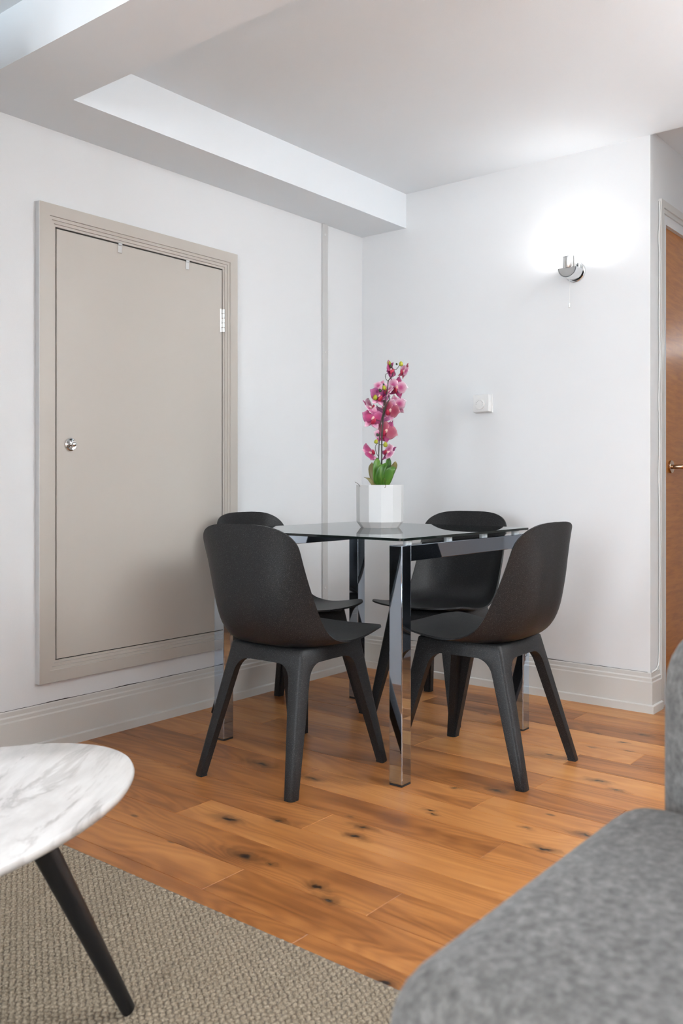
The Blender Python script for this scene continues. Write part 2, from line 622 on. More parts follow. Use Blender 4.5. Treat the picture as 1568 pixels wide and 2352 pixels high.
# skirting boards, swept with mitred corners along the walls
def sweep(name, P, prof, mat, parent=None):
    """P: 2D wall-face points (room on the right-hand side when walking); prof: (distance from wall, z)"""
    P = [Vector(p) for p in P]
    seg = [(P[i + 1] - P[i]).normalized() for i in range(len(P) - 1)]
    nor = [Vector((d.y, -d.x)) for d in seg]
    out = []
    for i in range(len(seg)):
        def end(j, nb):
            if nb < 0 or nb >= len(seg): return nor[i]
            m = nor[i] + nor[nb]
            return m / m.dot(nor[i])
        a, b = end(i, i - 1), end(i + 1, i + 1)
        n = len(prof)
        V = [(P[i].x + a.x * d, P[i].y + a.y * d, z) for d, z in prof] + [(P[i + 1].x + b.x * d, P[i + 1].y + b.y * d, z) for d, z in prof]
        F = [(k, (k + 1) % n, n + (k + 1) % n, n + k) for k in range(n)] + [tuple(range(n)), tuple(range(n, 2 * n))]
        out.append(pyd(name[i], V, F, mat, parent))
    return out


SK = [(0, 0), (.020, 0), (.020, .030), (.0185, .032), (.012, .034), (.012, .122), (.0095, .127), (.0095, .138), (.006, .143), (.006, .157),
      (.004, .161), (0, .161)]
b1, b2, b3 = sweep(['baseboard_left', 'baseboard_right', 'baseboard_return'],
                   [(-2.45, WF), (WF, WF), (WF, YR), (.116, YR)], SK, M['skirting'])
for b in (b1, b2, b3): structure(b)


# ragged open crack between plaster and the skirting top
def crack(name, pts, parent):
    V, F = [], []
    r = random.Random(5)
    for i, (x, y, nx, ny) in enumerate(pts):
        t = .0012 + .0028 * max(0, math.sin(i * .43) * math.sin(i * .117 + 1)) + r.uniform(0, .0008)
        z = .160
        for dz, d in ((0, .0002), (t, .0002), (t, .0035), (0, .0035)):
            V.append((x + nx * d, y + ny * d, z + dz))
    for i in range(len(pts) - 1):
        for k in range(4):
            F.append((i * 4 + k, i * 4 + (k + 1) % 4, i * 4 + 4 + (k + 1) % 4, i * 4 + 4 + k))
    return pyd(name, V, F, M['dark'], parent)


crack('plaster_crack', [(-2.3 + i * .022, WF, 0, -1) for i in range(104)], b1)
crack('plaster_crack', [(WF, -.15 - i * .022, -1, 0) for i in range(59)], b2)


# mitred architrave round an opening on the plane y = const facing -y
def architrave(x0, x1, z0, z1, prof, yb, mat, parent, bottom=True):
    """prof: (inset from outer edge, protrusion)"""
    L = [((x0, z0), (x0, z1), (1, 0)), ((x0, z1), (x1, z1), (0, -1)), ((x1, z1), (x1, z0), (-1, 0))]
    if bottom: L.append(((x1, z0), (x0, z0), (0, 1)))
    n = len(prof)
    for (a, b, _) in L:
        V = []
        for (px, pz) in (a, b):
            sx = 1 if px == x0 else -1
            sz = 1 if pz == z0 else -1
            if not bottom and pz == z0: sz = 0
            for i, d in prof: V.append((px + sx * i, yb - d, pz + sz * i))
        F = [(k, (k + 1) % n, n + (k + 1) % n, n + k) for k in range(n)] + [tuple(range(n)), tuple(range(n, 2 * n))]
        pyd('architrave', V, F, mat, parent)


# ------------------------------------------------------------------ greige cupboard door on the left wall
d1 = structure(empty('door_1', (0, 0, 0)))
d1['label'] = 'greige flush cupboard door set above the skirting'
AP = [(0, 0), (0, .022), (.041, .022), (.042, .0165), (.052, .0165), (.053, .0115), (.063, .0115), (.064, .0065), (.072, .0065), (.072, 0)]
architrave(-1.819, -.875, .233, 1.89, AP, WF, M['greige'], d1)
boxes('shadow_gap', [(-1.7468, -.9472, WF - .0015, WF, .3052, 1.8178)], M['dark'], d1)
boxes('door_panel', [(-1.7435, -.9535, WF - .009, WF - .0015, .3085, 1.8115)], M['greige'], d1, .001, 1)
boxes('architrave_edge', [(-1.8205, -1.8190, WF - .0215, WF, .2335, 1.8895)], M['wall'], d1)
kn = lathe('knob', [(.0225, 0), (.0235, .002), (.0230, .006), (.0200, .0085), (.0150, .0075), (.0125, .0070), (.0060, .0080), (.0055, .016),
                    (.0085, .019), (.0100, .023), (.0090, .027), (.0050, .030), (.001, .0305)], M['chrome_fitting'], d1, 32, '-y', (-1.689, WF - .009, 1.06), 40)
for hz in (1.60, .56):
    hg = boxes('hinge', [(-.966, -.954, WF - .0105, WF - .009, hz - .048, hz + .048), (-.946, -.934, WF - .0085, WF - .0065, hz - .048, hz + .048)],
               M['satin'], d1)
    for i in range(5):
        lathe('hinge_knuckle', [(.0055, 0), (.0065, .001), (.0065, .0175), (.0055, .0185)], M['satin'], hg, 12, 'z',
              (-.9500, WF - .0135, hz - .048 + i * .0194))
for cx in (-1.476, -1.146):
    boxes('catch', [(cx - .009, cx + .009, WF - .0125, WF - .009, 1.779, 1.814), (cx - .009, cx + .009, WF - .0155, WF - .009, 1.807, 1.816)],
          M['satin'], d1, .0008, 1)

# ------------------------------------------------------------------ vertical trunking strip on the left wall
t3 = structure(boxes('trim_3', [(-.2975, -.2595, WF - .009, WF, .161, HS)], M['trunking'], None, .0015, 1))
t3['label'] = 'narrow off-white vertical trunking strip screwed to the wall'
for z in (2.105, 1.545, .42):
    lathe('screw', [(.0062, 0), (.0062, .0012), (.0045, .0028), (.001, .0034)], M['offwhite'], t3, 12, '-y', (-.2815, WF - .009, z))

# ------------------------------------------------------------------ wooden door in the return wall
d2 = structure(empty('door_2', (0, 0, 0)))
d2['label'] = 'orange wood veneer door with bronze lever handle'
AP2 = [(0, -.02), (0, .012), (.030, .012), (.031, .006), (.048, .006), (.049, -.001), (.066, -.001), (.067, -.008), (.085, -.008), (.085, -.02)]
architrave(.118, 1.05, 0, 2.087, AP2, YR, M['skirting'], d2, False)
boxes('door_leaf', [(.2015, .966, YR + .017, YR + .057, .004, 2.004)], M['oak_door'], d2)
hd = lathe('handle_rose', [(.027, 0), (.0275, .002), (.0275, .008), (.026, .010), (.010, .011)], M['bronze'], d2, 28, '-y', (.302, YR + .017, .991))
tube('lever', [(.302, YR + .010, .991), (.302, YR - .032, .991), (.307, YR - .040, .991), (.317, YR - .043, .991), (.42, YR - .043, .991)],
     .0095, M['bronze'], hd, 14)

# white cable running down beside the casing and along the skirting top
cp = [(.1115, YR - .004, 2.075)]
rc = random.Random(2)
for i in range(1, 26):
    z = 2.075 - i * .0735
    cp.append((.1085 + rc.uniform(-.004, .0045), YR - .0045 - rc.uniform(0, .002), z))
cp += [(.108, YR - .005, .215), (.100, YR - .006, .185), (.082, YR - .006, .170), (.050, YR - .0085, .1655), (.0195, YR - .0085, .1645)]
cb = tube('cable', [tuple(p) for p in catmull(cp, 3)], .0034, M['cable'], None, 8)
tag(cb, 'thin white cable clipped beside the wood door casing down to the skirting', 'cable')


# ------------------------------------------------------------------ wall lamps
def wall_lamp(loc, rz, label, power):
    t = empty('wall_lamp', loc, R(rz))          # local: wall face at x = 0, room towards -x
    tag(t, label, 'wall lamp')
    lathe('back_plate', [(.043, 0), (.045, .002), (.045, .012), (.043, .014), (.012, .0142)], M['chrome_fitting'], t, 36, '-x')
    # half-round cradle under the cup
    V, F = [], []
    n = 24
    for xx in (-.022, -.086):
        for r in (.041, .037):
            for k in range(n + 1):
                a = math.pi + math.pi * k / n
                V.append((xx, r * math.cos(a), .004 + r * math.sin(a)))
    m = n + 1
    for k in range(n):
        F += [(k, k + 1, m + k + 1, m + k), (2 * m + k, 3 * m + k, 3 * m + k + 1, 2 * m + k + 1), (k, 2 * m + k, 2 * m + k + 1, k + 1),
              (m + k, m + k + 1, 3 * m + k + 1, 3 * m + k)]
    for e in (0, n): F.append((e, m + e, 3 * m + e, 2 * m + e))
    pyd('cradle', V, F, M['chrome_fitting'], t, 30)
    V, F = [], []
    for xx in (-.082, -.086):
        for k in range(n + 1):
            a = math.pi + math.pi * k / n
            V.append((xx, .0385 * math.cos(a), .004 + .0385 * math.sin(a)))
    F = [tuple(range(m)), tuple(range(m, 2 * m))] + [(k, k + 1, m + k + 1, m + k) for k in range(n)] + [(0, m, 2 * m - 1, n)]
    pyd('front_half_disc', V, F, M['satin'], t)
    tube('arm', [(-.012, 0, -.012), (-.060, 0, -.012)], .009, M['chrome'], t, 12)
    cup = lathe('cup', [(.006, .0), (.026, .001), (.0275, .003), (.0275, .050), (.0265, .051), (.0258, .050), (.0258, .006), (.004, .005)],
                M['satin'], t, 36, 'z', (-.064, 0, .002), 40)
    lathe('bulb', [(.004, .006), (.008, .012), (.009, .030), (.007, .040), (.002, .043)], M['bulb'], cup, 16, 'z', (-.064, 0, .002))
    cord = tube('pull_cord', [(-.054, .004, -.036), (-.053, .004, -.075), (-.054, .004, -.138)], .0007, M['cable'], t, 6)
    lathe('cord_pull', [(.0035, 0), (.004, .001), (.004, .019), (.0025, .021)], M['satin'], cord, 12, 'z', (-.054, .004, -.159))
    l = bpy.data.lights.new('lamp_light', 'POINT')
    l.energy = power
    l.color = (0.98, 0.985, 1.0)
    l.shadow_soft_size = .012
    lo = bpy.data.objects.new('lamp_light', l)
    lo.location = (-.064, 0, .057)
    lo.parent = t
    C.objects.link(lo)
    return t


wall_lamp((WF, -1.120, 1.815), 0, 'lit chrome up-light wall lamp with pull cord above the thermostat', 1.35)
wall_lamp((1.4, -1.765, 1.58), 0, 'chrome up-light wall lamp on the end wall of the hall', 0.8)

wall_lamp((-2.9, YF, 1.80), -90, 'added unseen chrome up-light wall lamp behind the sofa, brightening the ceiling', 3.0)  # out-of-view up-light added to brighten the ceiling


def fill_uplighter(loc, power):  # uplighter added out of view to lift the ceiling over the table
    t = empty('fill_uplighter', loc)
    tag(t, 'added unseen chrome uplighter past the hall opening, brightening the ceiling', 'floor lamp')
    lathe('base', [(.135, 0), (.14, .004), (.138, .016), (.02, .022)], M['chrome'], t, 36, 'z')
    tube('pole', [(0, 0, .02), (0, 0, 1.33)], .011, M['chrome'], t, 14)
    sh = lathe('bowl_shade', [(.02, 1.325), (.09, 1.345), (.135, 1.375), (.15, 1.40), (.147, 1.40), (.13, 1.378), (.088, 1.350), (.01, 1.333)],
               M['satin'], t, 36, 'z')
    lathe('bulb', [(.012, 1.335), (.02, 1.36), (.032, 1.395), (.026, 1.425), (.006, 1.435)], M['bulb'], sh, 16, 'z')
    l = bpy.data.lights.new('fill_uplighter_light', 'SPOT')
    l.spot_size = R(172)
    l.spot_blend = 0.85
    l.energy = power
    l.color = (0.98, 0.985, 1.0)
    l.shadow_soft_size = .05
    lo = bpy.data.objects.new('fill_uplighter_light', l)
    lo.location = (0, 0, 1.49)
    lo.rotation_euler = (R(180), 0, 0)        # shines up out of the bowl
    lo.parent = t
    C.objects.link(lo)


fill_uplighter((-.60, -3.80, 0), 215.0)

# ------------------------------------------------------------------ thermostat
th = empty('thermostat', (WF, -.681, 1.281))
tag(th, 'square white wall thermostat with a round dial', 'thermostat')
boxes('base', [(-.010, 0, -.045, .045, -.042, .042)], M['white_plastic'], th, .002, 2)
bd = boxes('cover', [(-.034, -.009, -.042, .042, -.039, .0395)], M['white_plastic'], th, .004, 3)
for i in range(4):
    boxes('vent_slot', [(-.030 + 0, -.026 + .008, -.033 + i * .0175, -.0215 + i * .0175, .0393, .0398)], M['grey_mark'], bd)
dl = lathe('dial', [(.0235, 0), (.0235, .004), (.022, .006), (.020, .0062)], M['white_plastic'], th, 36, '-x', (-.034, 0.004, -.004))
for i in range(9):
    a = R(-60 - i * 26)
    y, z = .004 + .0165 * math.sin(a), -.004 - .0165 * math.cos(a)
    bm = bmesh.new()
    add_box(bm, -.0406, -.0400, -.0006, .0006, -.0022, .0022)
    bmesh.ops.rotate(bm, verts=bm.verts, cent=(0, 0, 0), matrix=Matrix.Rotation(a, 3, 'X'))
    bmesh.ops.translate(bm, verts=bm.verts, vec=(0, y, z))
    bmo('dial_mark', bm, M['grey_mark'], dl)

# ------------------------------------------------------------------ glass and chrome dining table
TX0, TX1, TY0, TY1 = -1.328, -.496, -1.166, -.342
TW, TZ = .0485, .7335
tb = empty('dining_table', ((TX0 + TX1) / 2, (TY0 + TY1) / 2, 0))
tag(tb, 'square glass-topped dining table on square chrome legs', 'table')
hx, hy = (TX1 - TX0) / 2, (TY1 - TY0) / 2
for sy in (-1, 1):
    y0, y1 = sorted((sy * hy, sy * (hy - TW)))
    for sx in (-1, 1):
        x0, x1 = sorted((sx * hx, sx * (hx - TW)))
        lg = boxes('leg', [(x0, x1, y0, y1, .006, TZ)], M['chrome'], tb, .0022, 3)
        boxes('foot_cap', [(x0 + .001, x1 - .001, y0 + .001, y1 - .001, 0, .0065)], M['black_rubber'], lg)
    boxes('top_rail', [(-hx + TW - .001, hx - TW + .001, y0 + .0004, y1 - .0004, TZ - .050, TZ - .0004)], M['chrome'], tb, .0022, 3)
    for sx in (-1, 1):
        for off in (.065, .30):
            x = sx * (hx - off)
            lathe('spacer', [(.014, TZ - .0005), (.014, .7475)], M['acrylic'], tb, 20, 'z', (x, sy * (hy - TW / 2), 0))
bm = bmesh.new()
add_box(bm, -hx - .001, hx + .001, -hy - .001, hy + .001, .7475, .7555)
ve = [e for e in bm.edges if abs(e.verts[0].co.z - e.verts[1].co.z) > .001]
bmesh.ops.bevel(bm, geom=ve, offset=.012, segments=5, profile=.5, affect='EDGES')
gt = bmo('glass_top', bm, None, tb)
gt.data.materials.append(M['glass'])
gt.data.materials.append(M['glass_edge'])
for p in gt.data.polygons:
    if abs(p.normal.z) < .5: p.material_index = 1


# ------------------------------------------------------------------ dining chairs
def chair_shell():
    # centre line and side-edge line of the shell, (x, z), facing +x
    CL = [(.266, .441), (.20, .432), (.12, .421), (.03, .414), (-.05, .414), (-.118, .419), (-.174, .437), (-.211, .474), (-.233, .525),
          (-.247, .60), (-.254, .68), (-.258, .755), (-.260, .804)]
    ED = [(.252, .456), (.19, .450), (.125, .438), (.06, .430), (.010, .430), (-.042, .440), (-.082, .463), (-.112, .500), (-.136, .550),
          (-.163, .615), (-.187, .680), (-.210, .745), (-.226, .792)]
    n = 8
    cl, ed = catmull(CL, n), catmull(ED, n)
    s = np.concatenate([[0], np.cumsum(np.hypot(*np.diff(cl, axis=0).T))])
    T = s[-1]
    bf, bt = .085, .085                      # length of the rounded front and top corners
    ph = np.linspace(0, math.pi / 2, 19)
    uf, ut = np.cos(ph) ** (2 / 3.4), np.cos(ph) ** (2 / 3.3)
    ss = np.concatenate([bf * (1 - uf), np.linspace(bf, T - bt, 36)[1:-1], T - bt * (1 - ut[::-1])])
    cl = np.stack([np.interp(ss, s, cl[:, j]) for j in (0, 1)], 1)
    ed = np.stack([np.interp(ss, s, ed[:, j]) for j in (0, 1)], 1)
    s = ss
    N = len(s)
    W = np.interp(s, [0, .10, .20, .32, .45, .62, T], [.198, .205, .208, .208, .206, .202, .196])
    EX = np.interp(s, [0, .18, .36, T], [2.1, 2.2, 3.6, 3.4])
    for i in range(N):
        u = max(0, (bf - s[i]) / bf)
        W[i] *= max(0.0, 1 - u ** 3.4) ** (1 / 3.4)
        u = max(0, (s[i] - (T - bt)) / bt)
        W[i] *= max(0.0, 1 - u ** 3.3) ** (1 / 3.3)
    W = np.maximum(W, .003)
    m = 22
    V, F = [], []
    for i in range(N):
        for k in range(m + 1):
            t = -1 + 2 * k / m
            y = W[i] * t
            q = (abs(y) / .203) ** EX[i]
            x, z = cl[i] + (ed[i] - cl[i]) * q
            V.append((x, y, z - .003))
    for i in range(N - 1):
        for k in range(m):
            F.append((i * (m + 1) + k, i * (m + 1) + k + 1, (i + 1) * (m + 1) + k + 1, (i + 1) * (m + 1) + k))
    me = bpy.data.meshes.new('seat_shell')
    me.from_pydata(V, [], F)
    bm = bmesh.new()
    bm.from_mesh(me)
    bmesh.ops.recalc_face_normals(bm, faces=bm.faces)
    bmesh.ops.solidify(bm, geom=bm.faces[:], thickness=.006)
    bmesh.ops.recalc_face_normals(bm, faces=bm.faces)
    bm.to_mesh(me)
    bm.free()
    smooth(me, 55)
    return me


def chair_leg(sx, sy):
    """one quarter of the moulded frame: a leg whose top arches out into half an apron on two sides"""
    if sx < 0: top, foot, wt, wb = (.138, .148), (.250, .203), .046, .030
    else: top, foot, wt, wb = (.166, .148), (.245, .203), .062, .031
    r, z1, zt = .045, .327, .4185
    Z = [0, .004, .10, .20, .29, .318, z1] + [z1 + r * q for q in (.25, .5, .7, .85, .94, .985)] + [z1 + r, z1 + r + .0005, .398, zt - .004, zt]
    V, F = [], []
    th = .026
    for z in Z:
        f = min(z / zt, 1)
        # the frame leans outwards a little more towards the floor
        kx = foot[0] + (top[0] - foot[0]) * f
        ky = foot[1] + (top[1] - foot[1]) * f
        wl = wb + (wt - wb) * min(1, z / z1)
        if z <= z1: a = b = wl
        elif z < z1 + r - 1e-6:
            a = b = wt + r - math.sqrt(max(0, r * r - (z - z1) ** 2))
        elif z <= z1 + r + 1e-6: a = b = wt + r
        else: a, b = kx, ky
        if z == 0: kx -= .002; ky -= .002
        if z == zt: kx -= .004; ky -= .004; a -= .004 * (a < kx); b -= .004 * (b < ky)
        t = min(th, a * .98, b * .98)
        c = .011                                 # chamfer of the outer corner
        pts = [(kx - c, ky), (kx - c * .293, ky - c * .293), (kx, ky - c), (kx, ky - b), (kx - t, ky - b), (kx - t, ky - t), (kx - a, ky - t), (kx - a, ky)]
        V += [(sx * x, sy * y, z) for x, y in pts]
    n = 8
    for i in range(len(Z) - 1):
        for k in range(n):
            F.append((i * n + k, i * n + (k + 1) % n, (i + 1) * n + (k + 1) % n, (i + 1) * n + k))
    F.append(tuple(range(n)))
    F.append(tuple((len(Z) - 1) * n + k for k in range(n)))
    me = bpy.data.meshes.new('leg')
    me.from_pydata(V, [], F)
    bm = bmesh.new()
    bm.from_mesh(me)
    bmesh.ops.recalc_face_normals(bm, faces=bm.faces)
    bm.to_mesh(me)
    bm.free()
    smooth(me, 50)
    return me


chair_meshes = [('seat_shell', chair_shell())] + [('leg', chair_leg(sx, sy)) for sx in (-1, 1) for sy in (-1, 1)]
sup = bmesh.new()
add_box(sup, -.10, .13, -.06, .06, .392, .4065)
add_box(sup, -.13, .16, -.012, .012, .388, .400)
me = bpy.data.meshes.new('under_seat_brace')
sup.to_mesh(me)
sup.free()
chair_meshes.append(('under_seat_brace', me))
for x, y, rz, lab in [
    (-1.391, -.785, 1.5, 'charcoal plastic shell chair between coffee table and glass table, back to the marble table'),
    (-.938, -1.224, 91, 'charcoal plastic shell chair on the wood-door side of the table, back to the sofa'),
    (-.888, -.312, -90, 'charcoal plastic shell chair standing against the wall with the cupboard door'),
    (-.446, -.742, 184, 'charcoal plastic shell chair facing the room from under the thermostat wall'),
]:
    t = empty('dining_chair', (x, y, 0), R(rz))
    tag(t, lab, 'chair', 'dining chairs round the glass table')
    for nm, me in chair_meshes: link(nm, me, M['chair'], t)

# ------------------------------------------------------------------ pot and orchid on the table
PX, PY, PZ = -.832, -.718, .7558
pot = empty('flower_pot', (PX, PY, PZ))
tag(pot, 'white faceted ceramic flower pot on the glass table', 'flower pot')


def ngon_shell(name, prof, n, mat, parent, rot):
    V, F = [], []
    for r, h in prof:
        for k in range(n):
            a = 2 * math.pi * (k + rot) / n
            V.append((r * math.cos(a), r * math.sin(a), h))
    for i in range(len(prof) - 1):
        for k in range(n):
            F.append((i * n + k, i * n + (k + 1) % n, (i + 1) * n + (k + 1) % n, (i + 1) * n + k))
    F.append(tuple(range(n))[::-1])
    F.append(tuple((len(prof) - 1) * n + k for k in range(n)))
    return pyd(name, V, F, mat, parent)


ngon_shell('pot_body', [(.072, 0), (.0885, .022), (.0895, .159), (.0885, .160), (.0845, .160), (.0835, .158), (.082, .10)], 12, M['ceramic'], pot, .3)
lathe('moss', [(.080, .128), (.075, .138), (.04, .144), (.01, .145)], M['moss'], pot, 20, 'z')
RT = Vector((math.sin(R(38.8)), -math.cos(R(38.8)), 0))      # across the room, the way the plant is turned
FW = Vector((math.cos(R(38.8)), math.sin(R(38.8)), 0))
UNIT = .001644 / 7.843


def op(cx, cy, depth=0.0):
    """sketch units -> metres in the plant's own frame"""
    return RT * ((cx - 408) * UNIT) + FW * depth + Vector((0, 0, .160 + (2322 - cy) * UNIT))


orc = empty('orchid', (PX, PY, PZ))
tag(orc, 'pink and magenta orchid with green leaves growing in the white pot', 'orchid')


def petal_mesh(name, L, Wd, cup, tip):
    nu, nv = 8, 6
    V, F = [], []
    for i in range(nu + 1):
        u = i / nu
        wv = Wd * (math.sin(math.pi * min(1, .06 + u * .94) ** tip)) ** .62 if u < 1 else Wd * .12
        for k in range(nv + 1):
            t = -1 + 2 * k / nv
            x = wv * t
            z = L * u - .12 * L * t * t * u
            y = -cup * (u ** 2) * L + .30 * abs(t) ** 2 * wv * .5 + .03 * L * math.sin(5 * t + 3 * u) * u
            V.append((x, y, z))
    for i in range(nu):
        for k in range(nv):
            F.append((i * (nv + 1) + k, i * (nv + 1) + k + 1, (i + 1) * (nv + 1) + k + 1, (i + 1) * (nv + 1) + k))
    me = bpy.data.meshes.new(name)
    me.from_pydata(V, [], F)
    bm = bmesh.new()
    bm.from_mesh(me)
    bmesh.ops.solidify(bm, geom=bm.faces[:], thickness=.0007)
    bm.to_mesh(me)
    bm.free()
    smooth(me)
    return me


PM = {}
for k in 'abcd':
    for nm, a in (('petal', (.034, .0185, .18, .95)), ('sepal', (.032, .0110, .22, .85))):
        me = petal_mesh(nm, *a)
        me.materials.append(M['petal_' + k])
        PM[nm, k] = me


def blob_mesh(name, rx, ry, rz, mat):
    bm = bmesh.new()
    bmesh.ops.create_uvsphere(bm, u_segments=12, v_segments=8, radius=1)
    for v in bm.verts:
        z = v.co.z
        k = 1 - .28 * z
        v.co = Vector((v.co.x * rx * k, v.co.y * ry * k, z * rz))
    me = bpy.data.meshes.new(name)
    bm.to_mesh(me)
    bm.free()
    smooth(me)
    me.materials.append(mat)
    return me


CM = blob_mesh('flower', .0045, .0045, .006, M['column'])
LM = blob_mesh('lip', .006, .0045, .010, M['lip'])


def flower(cx, cy, depth, yaw, pitch, roll, size, kp, ks):
    """a flower whose face looks along -FW turned by yaw (about z) and pitch (up)"""
    f = link('flower', CM, None, orc)
    base = Matrix((RT, FW, Vector((0, 0, 1)))).transposed()          # local x right, y away, z up
    rot = base @ Euler((R(pitch), R(roll), R(yaw)), 'ZXY').to_matrix()
    f.matrix_local = Matrix.Translation(op(cx, cy, depth)) @ rot.to_4x4() @ Matrix.Scale(size * 1.32, 4)
    for nm, ang, kk in (('sepal', 0, ks), ('petal', 75, kp), ('sepal', 142, ks), ('sepal', 218, ks), ('petal', 285, kp)):
        p = link(nm, PM[nm, kk], None, f)
        p.rotation_euler = (R(-8), R(ang), 0)
        p.location = (0, -.001 if nm == 'petal' else .0015, 0)
    l = link('lip', LM, None, f)
    l.location = (0, -.007, -.007)
    l.rotation_euler = (R(35), 0, 0)
    return f


for a in [(600, 255, -.01, 55, -35, 20, .92, 'a', 'd'), (845, 265, .01, -60, 10, 30, .80, 'b', 'c'), (715, 560, .012, -25, 15, 15, 1.05, 'b', 'a'),
          (560, 640, -.012, -70, 20, 50, .85, 'b', 'a'), (395, 735, -.02, 30, -10, 10, 1.05, 'd', 'b'), (235, 925, -.005, 60, 30, -50, 1.0, 'b', 'a'),
          (280, 1130, -.022, 25, 5, 12, 1.12, 'a', 'b'), (590, 985, -.012, -35, 12, 25, 1.05, 'c', 'b'), (700, 880, .022, -15, 10, -10, 1.0, 'b', 'b'),
          (440, 1060, .012, 10, -20, 40, .85, 'd', 'b'), (520, 1350, .008, -20, 8, 35, 1.12, 'c', 'a'), (230, 1745, -.005, 50, 35, -70, .98, 'a', 'b'),
          (560, 1730, .004, -50, 25, 60, .90, 'b', 'd'), (450, 1420, .02, 20, -10, 0, .8, 'b', 'a'), (430, 560, .02, 15, 20, 20, .75, 'b', 'b')]:
    flower(*a)
for i, P in enumerate([
    [(385, 2394, 0), (380, 1950, -.012), (395, 1500, -.016), (425, 1180, -.02), (480, 980, -.02), (505, 860, -.02), (520, 720, -.022), (545, 570, -.014),
     (560, 450, -.012), (625, 370, -.02), (632, 260, -.02), (600, 190, -.02)],
    [(430, 2394, .01), (436, 1900, -.004), (455, 1300, -.008), (490, 1000, -.012), (540, 850, -.018), (575, 790, -.018), (560, 730, -.014)],
    [(390, 1830, -.012), (345, 1760, -.02), (320, 1650, -.022), (350, 1590, -.022), (395, 1560, -.018)],
    [(400, 1600, -.016), (460, 1605, -.026), (495, 1600, -.026)],
    [(475, 980, -.02), (400, 960, -.028), (340, 890, -.022)],
    [(440, 1195, -.02), (380, 1170, -.024), (310, 1150, -.02)],
    [(545, 460, -.012), (505, 410, -.02), (505, 350, -.02), (550, 320, -.018)],
    [(520, 680, -.02), (490, 640, -.026), (470, 600, -.026), (420, 640, -.03)],
    [(500, 810, -.02), (430, 810, -.028), (350, 770, -.03)],
    [(632, 270, -.02), (700, 250, -.02), (755, 180, -.012), (780, 150, -.01)],
]):
    tube('stem', [tuple(p) for p in catmull([tuple(op(*q)) for q in P], 4)], .0019 if i < 2 else .0011, M['stem'], orc, 6)
tube('support_stick', [tuple(op(440, 2394, -.004)), tuple(op(440, 1400, -.010)), tuple(op(485, 800, -.012))], .0026, M['stem'], orc, 8)
for cx, cy, d, s, k in [(565, 135, -.02, 1.15, 1), (785, 145, -.01, 1.15, 1), (598, 195, -.022, .75, 0), (705, 155, -.015, .55, 0), (478, 585, -.028, 1.1, 1),
                        (405, 635, -.032, .8, 0), (318, 760, -.034, 1.25, 1), (362, 1425, -.024, .8, 0), (335, 1545, -.026, 1.05, 1),
                        (500, 1600, -.03, 1.2, 1), (470, 525, -.026, .55, 0)]:
    key = 'bud%d' % k
    if key not in PM: PM[key] = blob_mesh('bud', .0068, .0068, .0085, M['bud'] if k else M['bud_dark'])
    b = link('bud', PM[key], None, orc)
    b.location = op(cx, cy, d)
    b.scale = (s, s, s)
    b.rotation_euler = (R(random.uniform(-25, 25)), R(random.uniform(-25, 25)), 0)


def leaf(P, wd, face, mat):
    """P: centre line points; wd: half width; face: direction across the blade"""
    ctr = catmull([tuple(op(*p)) for p in P], 5)
    n = len(ctr)
    V, F = [], []
    ac = (RT * math.cos(R(face)) + FW * math.sin(R(face)))
    nrm = Vector((-ac.y, ac.x, 0))
    for i in range(n):
        u = i / (n - 1)
        wv = wd * (.45 + .55 * math.sin(math.pi * min(1, u * .75 + .12))) * (1 - max(0, (u - .72) / .28) ** 2.4 * .86)
        for k in range(5):
            t = -1 + k / 2
            V.append(Vector(ctr[i]) + ac * (wv * t) + nrm * (-.35 * wv * abs(t) ** 1.5))
    for i in range(n - 1):
        for k in range(4): F.append((i * 5 + k, i * 5 + k + 1, i * 5 + 6 + k, i * 5 + 5 + k))
    me = bpy.data.meshes.new('leaf')
    me.from_pydata([tuple(v) for v in V], [], F)
    bm = bmesh.new()
    bm.from_mesh(me)
    bmesh.ops.solidify(bm, geom=bm.faces[:], thickness=.0012)
    bm.to_mesh(me)
    bm.free()
    smooth(me)
    return link('leaf', me, mat, orc)


leaf([(370, 2394, -.012), (350, 2200, -.03), (345, 2000, -.034), (355, 1835, -.022)], .0165, 12, M['leaf'])
leaf([(370, 2394, -.014), (390, 2200, -.036), (440, 2020, -.045), (500, 1930, -.040)], .017, -18, M['leaf'])
leaf([(470, 2394, -.01), (520, 2240, -.024), (580, 2060, -.030), (640, 1990, -.018)], .020, 20, M['leaf'])
leaf([(480, 2394, .006), (560, 2200, .012), (640, 2020, .012), (690, 1900, .008)], .016, 35, M['leaf_olive'])
leaf([(350, 2394, .01), (300, 2200, .014), (270, 2050, .014), (265, 1920, .008)], .014, -30, M['leaf_olive'])
leaf([(460, 2394, .02), (540, 2150, .022), (565, 1950, .020), (568, 1815, .016)], .011, 0, M['leaf'])
leaf([(330, 2394, -.016), (270, 2300, -.03), (200, 2210, -.034), (120, 2185, -.024)], .010, 30, M['leaf_olive'])
tube('wire', [tuple(op(q[0], q[1], -.06)) for q in ((45, 2350), (20, 2310), (-10, 2290), (-45, 2268))], .0008, M['stem'], orc, 6)
tube('wire', [tuple(op(q[0], q[1], q[2])) for q in ((487, 2200, -.040), (487, 2300, -.060), (490, 2330, -.093), (487, 2360, -.0945), (470, 2368, -.0945))],
     .0010, M['bronze'], orc, 6)

# ------------------------------------------------------------------ rug
RX0, RX1, RY0, RY1 = -4.3, -2.225, -2.75, -.62
rug = boxes('rug', [(RX0, RX1, RY0, RY1, .0005, .0055)], M['rug_base'])
tag(rug, 'taupe flat-woven wool rug under the marble coffee table', 'rug')


